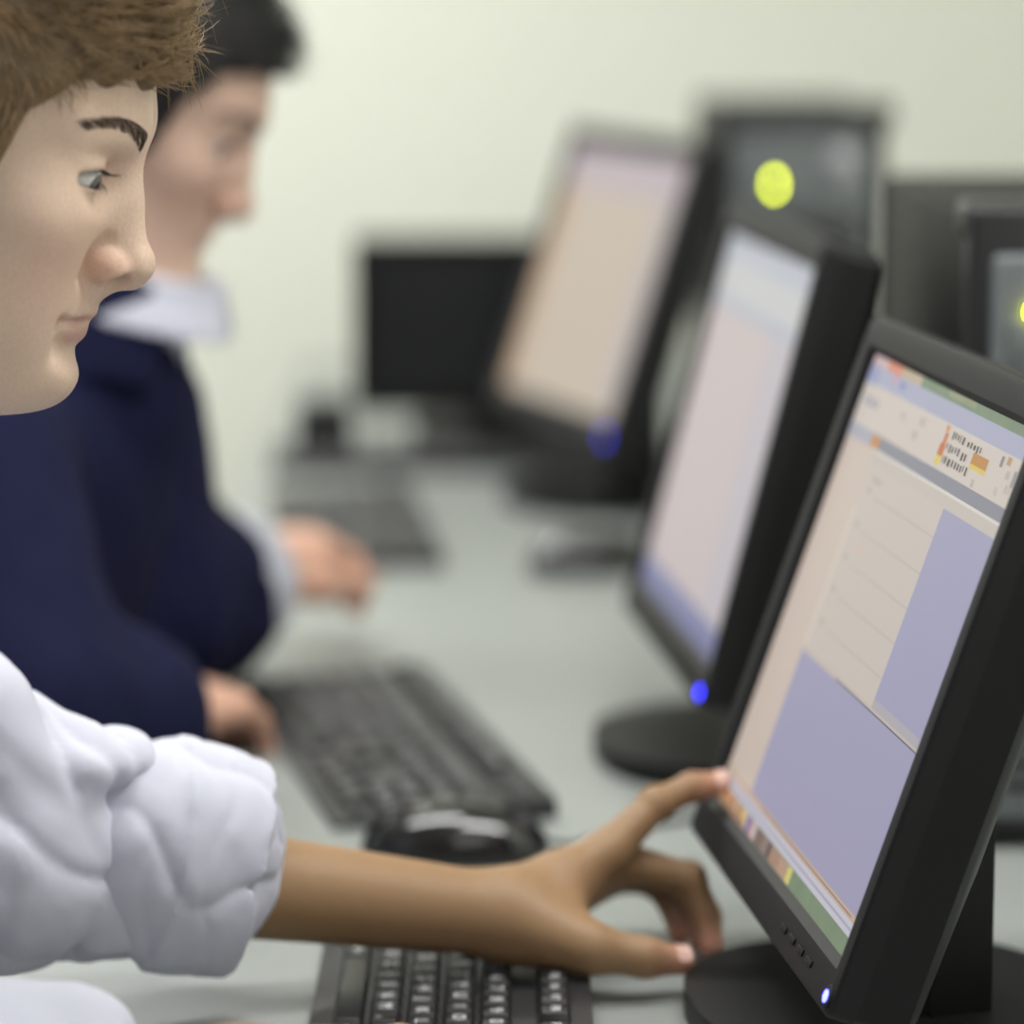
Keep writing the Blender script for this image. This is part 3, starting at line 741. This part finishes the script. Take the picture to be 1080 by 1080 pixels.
# ------------------------------------------------------------------ mice
def mouse_sdf(p):
    d = ell(p, (0, 0, .006), (.060, .033, .032)); d = smax(d, -(p[:, 2] - .0), .004)
    d = smax(d, np.abs(p[:, 1] * (1 + 3.5 * np.abs(p[:, 0]))) - .0335, .006)
    side = np.abs(np.abs(p[:, 1]) - .034) - .004
    return d
mouse_mesh = None
def make_mouse(label, loc, rz, group, cable):
    global mouse_mesh
    t = thing('computer_mouse', label, 'mouse', loc, rz, group)
    if mouse_mesh is None:
        o = sdf_obj('shell', mouse_sdf, axis(-.07, .07, .0025), axis(-.045, .045, .0025), axis(-.008, .05, .0025), M['gloss'], t); mouse_mesh = o.data
    else: link(D.objects.new('shell', mouse_mesh), t)
    MB().lathe([(.002, -.0035), (.0085, -.0035), (.0095, -.002), (.0095, .002), (.0085, .0035), (.002, .0035)], 24, mtx=Matrix.Translation((.034, 0, .0265)) @ Matrix.Rotation(PI / 2, 4, 'X')).build('scroll_wheel', M['kb'], t)
    MB().tube([(.058, 0, .020), (.036, 0, .0315), (.018, 0, .0365)], .0007, 6).build('button_seam', M['kb'], t)
    MB().lathe([(.0085, 0), (.0085, .0006), (.007, .0010)], 24, mtx=Matrix.Translation((-.034, .006, .0315)) @ Matrix.Rotation(R(-30), 4, 'Y') @ Matrix.Rotation(R(-12), 4, 'X')).build('palm_disc', M['silver'], t)  # plain silver disc on the palm end
    MB().tube(cable, .0019, 8).build('cable', M['cable'], t)
    return t
make_mouse('glossy black mouse at the near end of the middle keyboard, above the bare forearm', (-.036, 2.118, DZ), R(2), 'black mice on the desk',
           [(.056, 0, .010), (.075, .012, .004), (.095, .045, .0022), (.125, .07, .0022), (.17, .10, .0022), (.22, .11, .0022), (.30, .12, .0022)])
make_mouse('black mouse on the desk below the blue light of the beige-screened monitor', (.072, 3.16, DZ), R(8), 'black mice on the desk',
           [(.056, 0, .010), (.075, .012, .004), (.105, .03, .0022), (.14, .07, .0022), (.16, .13, .0022)])
# small black box far along the desk
spk = thing('desktop_speaker', 'small black desktop speaker far along the desk, left of the switched-off monitor', 'speaker', (-.215, 3.92, DZ))
MB().box((-.030, -.035, 0), (.030, .035, .066), .006, 3).build('cabinet', M['black'], spk)
MB().lathe([(.021, 0), (.021, .002), (.016, .0028), (.004, .0012)], 28, mtx=Matrix.Translation((0, -.035, .034)) @ Matrix.Rotation(PI / 2, 4, 'X')).build('driver', M['kb'], spk)

# ------------------------------------------------------------------ tower computers
def tower(label, loc, led, col, k):
    t = thing('tower_computer', label, 'computer', loc, 0, 'tower computers behind the monitors')
    w, dp, h = .18, .48, .410
    MB().box((0, .03, .012), (w, dp, h - .008), .004).build('case', M['steel'], t)
    fr = MB(); fr.box((0, .0, .008), (w, .03, h), .006, 3); fr.box((-.002, .006, h - .022), (w + .010, .055, h + .002), .005, 3)
    fr.build('front_frame', M['tower_dark'], t)
    MB().box((.014, -.006, .020), (w - .016, .006, h - .030), .005, 3).build('front_panel', M['tower_front'], t)
    for z in (.300, .252):
        d_ = MB().box((.024, -.009, z), (w - .026, -.003, z + .040), .003, 2).build('drive_bay', M['tower_front'] if z > .26 else M['tower_dark'], t)
        MB().box((w - .052, -.011, z + .006), (w - .034, -.008, z + .012), .001).build('eject_button', M['silver'], d_)
    MB().lathe([(.026, 0), (.026, .004), (.020, .007)], 32, mtx=Matrix.Translation((.118, -.006, .215)) @ Matrix.Rotation(PI / 2, 4, 'X')).build('power_button', M['tower_dark'], t)
    MB().lathe([(.020, 0), (.020, .003), (.014, .005)], 32, mtx=Matrix.Translation((.132, -.008, .345)) @ Matrix.Rotation(PI / 2, 4, 'X')).build('highlight_disc', M['silver'], t)  # round highlight of the front, built as an added silver disc
    v = MB()
    for i in range(9): v.box((.030, -.008, .040 + i * .014), (w - .032, -.004, .046 + i * .014), .001)
    v.build('vent', M['tower_dark'], t)
    for y in (.05, .40):
        for x in (.03, .15): MB().lathe([(.012, 0), (.012, .012), (.010, .014)], 16, mtx=Matrix.Translation((x, y, 0))).build('foot', M['tower_dark'], t)
    MB().lathe([(.0036, 0), (.0036, .002), (.002, .003)], 16, mtx=Matrix.Translation((led[0], -.0095, led[1])) @ Matrix.Rotation(PI / 2, 4, 'X')).build('power_light', e('tower_led%d' % k, col, k), t)
    return t
tower('grey tower computer far along the row, with a yellow-green light beside its upper drive', (.220, 3.70, DZ), (.060, .327), (196, 208, 14), 40.)
tower('dark grey tower computer behind the nearest monitor, with a bright yellow light, at the right', (.284, 2.14, DZ), (.039, .345), (244, 246, 4), 30.)

# ------------------------------------------------------------------ the people
def shell_cuff(p, a, b, ra, rb, th, k=.003):
    """open-ended sleeve end: tapered tube with a hollow"""
    a = np.asarray(a, f4); b = np.asarray(b, f4); ax = b - a; L = np.linalg.norm(ax); ax = ax / L
    h = (p - a) @ ax; r = ln(p - a - h[:, None] * ax); t = np.clip(h / L, 0, 1)
    rr = ra + (rb - ra) * t
    d = np.maximum(r - rr, np.maximum(-h, h - L))
    hole = np.maximum(r - (rr - th), f4(L * .45) - h)
    return smax(d, -hole, k)

def person(cfg):
    hd = cfg['head']; J = {k: np.asarray(v, f4) for k, v in cfg['joints'].items()}
    lf, lt = cfg['left']; rf, rt = cfg['right']
    base = tuple(cfg['skin']); arm = np.array(lin(cfg['arm'])[:3], f4)
    def hand_box(w, F, T): 
        a = np.array([w] + [j for f in F for j in f] + list(T)); return a.min(0) - .03, a.max(0) + .03
    hl, hr = hand_box(J['WL'], lf, lt), hand_box(J['WR'], rf, rt)
    hb = (hd.o - .165, hd.o + .175)
    def body(p):
        d = boxed(p, hb[0], hb[1], hd.sdf)
        skull = hd.w((-.030, 0, -.010)); throat = hd.w((.010, 0, -.070))
        d = smin(d, rc(p, skull, J['neck'], .046, .050), .03); d = smin(d, rc(p, throat, J['neck'] + V(.015, 0, -.01), .030, .040), .02)
        d = smin(d, rc(p, J['SL'], J['SR'], .042, .042), .05)
        d = smin(d, rc(p, J['chest'], J['hip'], .105, .105), .06)
        for s in 'LR':
            d = smin(d, rc(p, J['S' + s], J['E' + s], .043, .034), .03)
            d = smin(d, rc(p, J['E' + s], J['W' + s], .034, .0225), .02)
            d = smin(d, rc(p, J['hip'] + V(0, .09 if s == 'L' else -.09, 0), J['K' + s], .070, .05), .05)
            d = smin(d, rc(p, J['K' + s], J['A' + s], .048, .034), .03)
        d = smin(d, boxed(p, hl[0], hl[1], lambda q: hand_sdf(q, J['WL'], J['EL'], lf, lt)), .014)
        d = smin(d, boxed(p, hr[0], hr[1], lambda q: hand_sdf(q, J['WR'], J['ER'], rf, rt)), .014)
        return d
    def colour(v):
        c = face_colour(hd.loc(v), base, cfg['lip'])
        far = np.clip((np.minimum(hd.o[2] - .15 - v[:, 2], 1)) / .06, 0, 1)
        c = mix(c, arm, far)
        for F in (lf, lt), (rf, rt):
            for q in [f[3] for f in F[0]] + [F[1][3]]:
                c = mix(c, np.array(lin(cfg['tip'])[:3], f4), np.clip(bump1(ln(v - np.asarray(q, f4)), .016), 0, 1) * .8)
            for f in F[0]:
                for q in f[1:3]: c = mix(c, arm * V(.92, .78, .70), bump1(ln(v - np.asarray(q, f4)), .010) * .5)
        return c.astype(f4)
    res = cfg['res']; hf = [(hb[0][i] + .03, hb[1][i] - .03, res) for i in range(3)]
    lfz = [(hl[0][i] + .02, hl[1][i] - .02, res * 1.15) for i in range(3)]
    allp = np.array([v for v in J.values()]); lo = allp.min(0) - .16; hi = np.maximum(allp.max(0) + .16, hd.o + .18); lo[2] = max(lo[2], -.02)
    ax = [axis(lo[i], hi[i], .0075, [hf[i], lfz[i]]) for i in range(3)]
    b = sdf_obj('person', body, ax[0], ax[1], ax[2], M['skin'], colour=colour)
    tag(b, cfg['label'], 'person', 'students at the computers')
    for s in (1, -1): eyeball(hd, s, b)
    brows_lashes(hd, b, cfg['brow'], M['lash'])
    make_hair(hd, b, cfg['hair'][0], cfg['hair'][1], cfg['hair'][2], cfg['hair'][3], cfg['hair'][4], cfg['hair'][5])
    # trousers and shoes
    def legs(p):
        d = rc(p, J['hip'] + V(0, .07, 0), J['hip'] + V(0, -.07, 0), .125, .125)
        for s in 'LR':
            d = smin(d, rc(p, J['hip'] + V(0, .09 if s == 'L' else -.09, 0), J['K' + s], .088, .068), .04)
            d = smin(d, rc(p, J['K' + s], J['A' + s], .066, .058), .03)
        return d + .002 * wob(p, 45, 8)
    legs_ax = [axis(lo[i] - .05, hi[i] + .05, .012) for i in range(3)]
    sdf_obj('trousers', legs, axis(lo[0] - .1, hi[0] + .1, .012), axis(lo[1] - .1, hi[1] + .1, .012), axis(-.01, .72, .012), M['trousers'], b)
    for s in 'LR':
        a = J['A' + s]
        sdf_obj('shoe', lambda p, a=a: np.maximum(smin(ell(p, a + V(.07, 0, -.075), (.125, .045, .045)), rc(p, a + V(0, 0, -.06), a + V(0, 0, -.02), .042), .03), -(p[:, 2] - .003)),
                axis(a[0] - .12, a[0] + .24, .009), axis(a[1] - .09, a[1] + .09, .009), axis(-.01, a[2] + .06, .009), M['shoe'], b)
    return b, J, hd

# ---- the student in the white shirt
W1 = (-.0042, 1.838, .7840)
fL1 = [[(.0533, 1.8800, .8094), (.0812, 1.9018, .8313), (.1020, 1.9120, .8385), (.1192, 1.9185, .8400)],
       [(.0603, 1.9019, .7982), (.1005, 1.9080, .7860), (.1105, 1.9000, .7660), (.1132, 1.8880, .7510)],
       [(.0599, 1.9211, .7875), (.0950, 1.9266, .7800), (.1050, 1.9190, .7620), (.1075, 1.9050, .7510)],
       [(.0549, 1.9380, .7800), (.0827, 1.9449, .7740), (.0933, 1.9350, .7610), (.0960, 1.9190, .7500)]]
tL1 = [(.0167, 1.8270, .7785), (.0425, 1.8160, .7720), (.0726, 1.8180, .7660), (.0925, 1.8260, .7620)]
fR1, tR1 = relaxed_hand((-.13, 1.52, .795), (1, .22, -.02), (0, 0, 1), (0, 1, 0), .30)
head1 = Head((-.1772, 1.6663, 1.2090), 15, -3, 0, 1.04)
p1, J1, hd1 = person(dict(head=head1, label='person in a white shirt, face in profile, reaching one finger to the nearest screen',
    joints=dict(neck=(-.405, 1.645, 1.040), SL=(-.430, 1.795, 1.010), SR=(-.445, 1.485, 1.010), chest=(-.47, 1.640, .93), hip=(-.53, 1.640, .58), EL=(-.262, 1.765, .836), WL=W1,
                ER=(-.385, 1.430, .815), WR=(-.13, 1.52, .795), KL=(-.10, 1.75, .50), KR=(-.10, 1.53, .50), AL=(-.14, 1.75, .11), AR=(-.14, 1.53, .11)),
    left=(fL1, tL1), right=(fR1, tR1), skin=(219, 191, 171), arm=(148, 117, 84), tip=(222, 160, 140), lip=(196, 138, 134), brow=M['brow'], res=.0013,
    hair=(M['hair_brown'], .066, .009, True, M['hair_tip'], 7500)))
nail(p1, fL1[0][3], fL1[0][2], (.1, -.75, .65), r=.0068)
nail(p1, tL1[3], tL1[2], (0, -.5, .85), w=.0065, l=.009, r=.0080)

def shirt1(p):
    J = J1
    d = rc(p, J['chest'], J['hip'] + V(0, 0, .02), .128, .135); d = smin(d, rc(p, J['SL'] + V(0, -.02, -.005), J['SR'] + V(0, .02, -.005), .060, .060), .07)
    d = smin(d, rc(p, J['neck'], J['neck'] + V(-.02, 0, -.08), .066, .09), .04)
    for s in 'LR':
        S, Ee, Wr = J['S' + s], J['E' + s], J['W' + s]; c0 = Ee + (Wr - Ee) * f4(.33 if s == 'L' else .7)
        a = rc(p, S, Ee + (S - Ee) * .1, .066, .060)
        a = smin(a, rc(p, Ee, c0, .060, .040 if s == 'L' else .046), .03)
        d = smin(d, a, .02)
        if s == 'L':
            ax = (Wr - Ee); L = np.linalg.norm(ax); ax = ax / L; h = (p - Ee) @ ax
            # bunched cloth above the elbow crease
            d = smin(d, ell(p, Ee + V(.042, .00, .054), (.036, .036, .022), rotm('y', 6)), .016)
            d = smin(d, ell(p, Ee + V(-.005, -.01, .072), (.030, .034, .045), rotm('y', -38)), .02)
            q = p - Ee; ph = np.arctan2(q[:, 1], q[:, 2]); near = np.exp(-((h - .02) / .085) ** 2)
            g1 = (1 - np.abs(np.sin(h * 62 + 1.1 * np.sin(ph * 1.5 + .6) + ph * .9))) ** 2.5      # creases round the elbow
            g2 = (1 - np.abs(np.sin(ph * 2.6 + h * 16 + .5 * np.sin(h * 40)))) ** 3               # long folds down the forearm
            d = d + near * (f4(.0075) * g1 * (.55 + .45 * np.sin(ph * 2 + 1)) + f4(.0055) * g2)
            u = p - S; al = u @ ((Ee - S) / np.linalg.norm(Ee - S)); pa = np.arctan2(u[:, 1], u[:, 0] + u[:, 2])
            d = d + np.exp(-((al - .16) / .12) ** 2) * f4(.005) * (1 - np.abs(np.sin(pa * 2.2 + al * 14 + .6 * np.sin(al * 30)))) ** 3
    d = d + f4(.0035) * wob(p * V(.6, 1, 1), 60, 21) + f4(.0012) * wob(p, 160, 22)
    # open neck
    d = smax(d, -rc(p, J['neck'] + V(.01, 0, .03), J['neck'] + V(.02, 0, .2), .052, .07), .006)
    return d
allp = np.array(list(J1.values())); lo = allp.min(0) - .2; hi = allp.max(0) + .2
sh1 = sdf_obj('shirt', shirt1, axis(lo[0], hi[0], .009, [(-.36, -.08, .003)]), axis(lo[1], hi[1], .009, [(1.68, 1.86, .003)]), axis(.44, 1.16, .009, [(.76, .98, .003)]), M['shirt'], p1)
def cuff1(p):
    J = J1; Ee, Wr = J['EL'], J['WL']; ax = (Wr - Ee) / np.linalg.norm(Wr - Ee)
    a = Ee + ax * f4(.080); b = Ee + ax * f4(.124)
    off = V(0, 0, .012)
    d = shell_cuff(p, a + off, b + off * .7, .062, .058, .009)
    d = smin(d, rc(p, a + off * 1.1 + ax * .001, a + off + ax * .008, .0600, .0600), .008)
    q = p - a - off; h = q @ ax; ph = np.arctan2(q[:, 1], q[:, 2])
    d = d + f4(.0030) * (1 - np.abs(np.sin(ph * 2.1 + h * 26 + .5 * np.sin(h * 90 + 1)))) ** 3 + f4(.0012) * (1 - np.abs(np.sin(h * 105 + .8 * np.sin(ph * 3) + 1.2))) ** 4
    d = d + f4(.0022) * wob(p, 60, 31) + f4(.0005) * wob(p, 200, 32)
    return d
Ec = J1['EL'] * .6 + J1['WL'] * .4
sdf_obj('rolled_cuff', cuff1, axis(Ec[0] - .13, Ec[0] + .12, .0022), axis(Ec[1] - .11, Ec[1] + .11, .0022), axis(Ec[2] - .10, Ec[2] + .12, .0022), M['shirt'], p1)
def collar(J, r=.062, h=.035):
    def f(p):
        q = p - (J['neck'] + V(.012, 0, .008)); q = q @ rotm('y', 14)
        rad = np.sqrt(q[:, 0] ** 2 + (q[:, 1] * 1.02) ** 2); flare = f4(r) - q[:, 2] * f4(.12)
        d = np.maximum(np.abs(rad - flare) - .0036, np.abs(q[:, 2]) - h / 2)
        fold = np.maximum(np.abs(rad - flare - .007 - np.maximum(.012 - q[:, 2], 0) * .35) - .0034, np.abs(q[:, 2] - .002) - h / 2)
        d = smin(d, fold, .008)
        gap = np.maximum(np.abs(q[:, 1]) - (.004 + np.maximum(.018 - q[:, 2], 0) * .45), -q[:, 0])
        return smax(d, -gap, .004)
    return f
def put_collar(J, name, m, parent, **k):
    n = J['neck']; return sdf_obj(name, collar(J, **k), axis(n[0] - .11, n[0] + .13, .0025), axis(n[1] - .12, n[1] + .12, .0025), axis(n[2] - .06, n[2] + .07, .0025), m, parent)
put_collar(J1, 'collar', M['shirt'], p1)

# ---- the student in the navy blazer
WL2 = (-.2230, 2.7261, .8130)
fL2, tL2 = relaxed_hand(WL2, (.60, .86, .18), (-.12, -.35, .93), (.86, -.55, .1), .42, .090)
WR2 = (-.245, 2.315, .785)
fR2, tR2 = relaxed_hand(WR2, (.35, .9, -.02), (0, 0, 1), (-.9, .3, 0), .35)
head2 = Head((-.1850, 2.5123, 1.1760), 22, -8, 0, 1.0)
p2, J2, hd2 = person(dict(head=head2, label='person with black hair in a navy blazer, blurred, one hand forward on the desk',
    joints=dict(neck=(-.290, 2.50, 1.058), SL=(-.312, 2.650, .950), SR=(-.375, 2.335, .965), chest=(-.410, 2.50, .88), hip=(-.51, 2.50, .58), EL=(-.285, 2.575, .815), WL=WL2,
                ER=(-.320, 2.225, .816), WR=WR2, KL=(-.10, 2.62, .50), KR=(-.10, 2.39, .50), AL=(-.14, 2.62, .11), AR=(-.14, 2.39, .11)),
    left=(fL2, tL2), right=(fR2, tR2), skin=(206, 174, 156), arm=(204, 160, 138), tip=(220, 160, 145), lip=(190, 130, 124), brow=M['hair_black'], res=.0017,
    hair=(M['hair_black'], .080, .012, False, M['hair_black'], 2500)))
def blazer(p):
    J = J2
    d = rc(p, J['chest'], J['hip'] + V(0, 0, -.01), .145, .150); d = smin(d, rc(p, J['SL'] + V(-.01, -.02, 0), J['SR'] + V(0, .02, 0), .066, .066), .07)
    d = smin(d, rc(p, J['neck'] + V(-.050, 0, -.008), J['chest'], .068, .12), .04)
    d = smin(d, rc(p, J['neck'] + V(-.015, 0, -.065), J['chest'], .076, .135), .03)
    for s in 'LR':
        S, Ee, Wr = J['S' + s], J['E' + s], J['W' + s]
        a = rc(p, S, Ee, .076, .066); a = smin(a, rc(p, Ee, Ee + (Wr - Ee) * f4(.66), .066, .066) if s == 'R' else shell_cuff(p, Ee, Ee + (Wr - Ee) * f4(.60), .068, .074, .006), .02)
        d = smin(d, a, .02)
    d = d + f4(.004) * wob(p, 42, 41) + f4(.0012) * wob(p, 120, 42)
    q = p - (J['neck'] + V(-.004, 0, -.012)); q = q @ rotm('y', 16); rad = np.sqrt(q[:, 0] ** 2 + q[:, 1] ** 2)
    band = np.maximum(np.abs(rad - .077 + q[:, 2] * .25) - .006, np.abs(q[:, 2] - .006) - .038)               # turned collar of the jacket
    d = smin(d, smax(band, q[:, 0] - .048, .006), .010)
    # open front between the lapels
    d = smax(d, -rc(p, J['neck'] + V(.075, 0, -.01), J['neck'] + V(.045, 0, -.14), .034, .010), .010)
    d = smax(d, -rc(p, J['neck'] + V(.01, 0, .03), J['neck'] + V(.02, 0, .2), .060, .08), .01)
    return d
allp = np.array(list(J2.values())); lo = allp.min(0) - .2; hi = allp.max(0) + .2
bz = sdf_obj('blazer', blazer, axis(lo[0], hi[0], .005), axis(lo[1], hi[1], .005), axis(.44, 1.16, .005), M['navy'], p2)
def shirt2(p):
    J = J2
    d = rc(p, J['chest'] + V(.03, 0, 0), J['hip'] + V(.0, 0, .02), .112, .125); d = smin(d, rc(p, J['neck'] + V(.000, 0, -.01), J['chest'] + V(.01, 0, 0), .058, .10), .04)
    d = smax(d, -rc(p, J['neck'] + V(.01, 0, .03), J['neck'] + V(.02, 0, .2), .052, .07), .006)
    for s in 'LR':
        Ee, Wr = J['E' + s], J['W' + s]; ax = (Wr - Ee)
        d = np.minimum(d, shell_cuff(p, Ee + ax * f4(.40 if s == 'L' else .55), Ee + ax * f4(1.0 if s == 'L' else .9), .068 if s == 'L' else .058, .058, .011))
    return d + f4(.0015) * wob(p, 90, 51)
sdf_obj('shirt', shirt2, axis(lo[0], hi[0], .005), axis(lo[1], hi[1], .005), axis(.46, 1.14, .005), M['shirt'], p2)
put_collar(J2, 'collar', M['shirt'], p2, r=.062, h=.038)

# stools the two sit on
def stool(label, loc):
    t = thing('stool', label, 'stool', loc, 0, 'stools at the desk')
    MB().lathe([(.05, .405), (.17, .41), (.185, .42), (.185, .43), (.165, .437), (.02, .435)], 40).build('seat', M['stool'], t)
    for k in range(4):
        a = PI / 4 + k * PI / 2; MB().tube([(.12 * math.cos(a), .12 * math.sin(a), .41), (.19 * math.cos(a), .19 * math.sin(a), 0)], .012, 12).build('leg', M['silver'], t)
    return t
stool('grey round stool under the person in the white shirt', (-.51, 1.640, 0))
stool('grey round stool under the person in the navy blazer', (-.48, 2.50, 0))

# ------------------------------------------------------------------ light
def area(name, loc, rot, sx, sy, power, col):
    l = D.lights.new(name, 'AREA'); l.shape = 'RECTANGLE'; l.size = sx; l.size_y = sy; l.energy = power; l.color = col
    o = D.objects.new(name, l); o.location = loc; o.rotation_euler = rot; link(o); return o
def ceiling_lamp(label, x, y, p):
    t = thing('ceiling_lamp', label, 'lamp', (x, y, 2.8), 0, 'ceiling lamps')
    MB().box((-.62, -.16, -.05), (.62, .16, 0), .006).build('housing', M['ceiling'], t)
    MB().box((-.58, -.13, -.056), (.58, .13, -.049), .002).build('diffuser', M['lamp'], t)
    area('lamp_light', (x, y, 2.735), (0, 0, 0), 1.15, .26, p, (1., .985, .95))
ceiling_lamp('long white ceiling lamp above the two students', -.45, 2.1, 20)
ceiling_lamp('long white ceiling lamp above the right-hand side of the desk', .75, 1.5, 26)
ceiling_lamp('long white ceiling lamp near the back wall', -1.15, 4.2, 46)
# added fill lights without a window: one left, one behind the camera at right
area('fill_light', (-2.9, 3.6, 1.7), (0, R(-90), 0), 1.4, 2.2, 20, (.95, .98, 1.))
area('fill_light', (.9, -.9, 2.0), (R(72), 0, R(15)), 1.8, 1.4, 14, (1., .98, .95))

w = D.worlds.new('World'); bpy.context.scene.world = w; w.use_nodes = True
bg = w.node_tree.nodes['Background']; bg.inputs[0].default_value = (.95, .97, 1., 1); bg.inputs[1].default_value = .26

# ------------------------------------------------------------------ camera
cam = D.cameras.new('camera'); co = D.objects.new('camera', cam); link(co)
cam.sensor_fit = 'HORIZONTAL'; cam.sensor_width = 24; cam.lens = 24 * 3635 / 1080
co.location = (0, 0, 1.30); co.rotation_euler = (R(90 - 9.0), 0, 0)
cam.clip_start = .05
cam.dof.use_dof = True; cam.dof.focus_distance = 1.695; cam.dof.aperture_fstop = cam.lens / 43.; cam.dof.aperture_ratio = 1.22
sc = bpy.context.scene; sc.camera = co
sc.view_settings.view_transform = 'Standard'; sc.view_settings.look = 'None'; sc.view_settings.gamma = 1.0; sc.view_settings.use_curve_mapping = False
sc.view_settings.exposure = 0.0
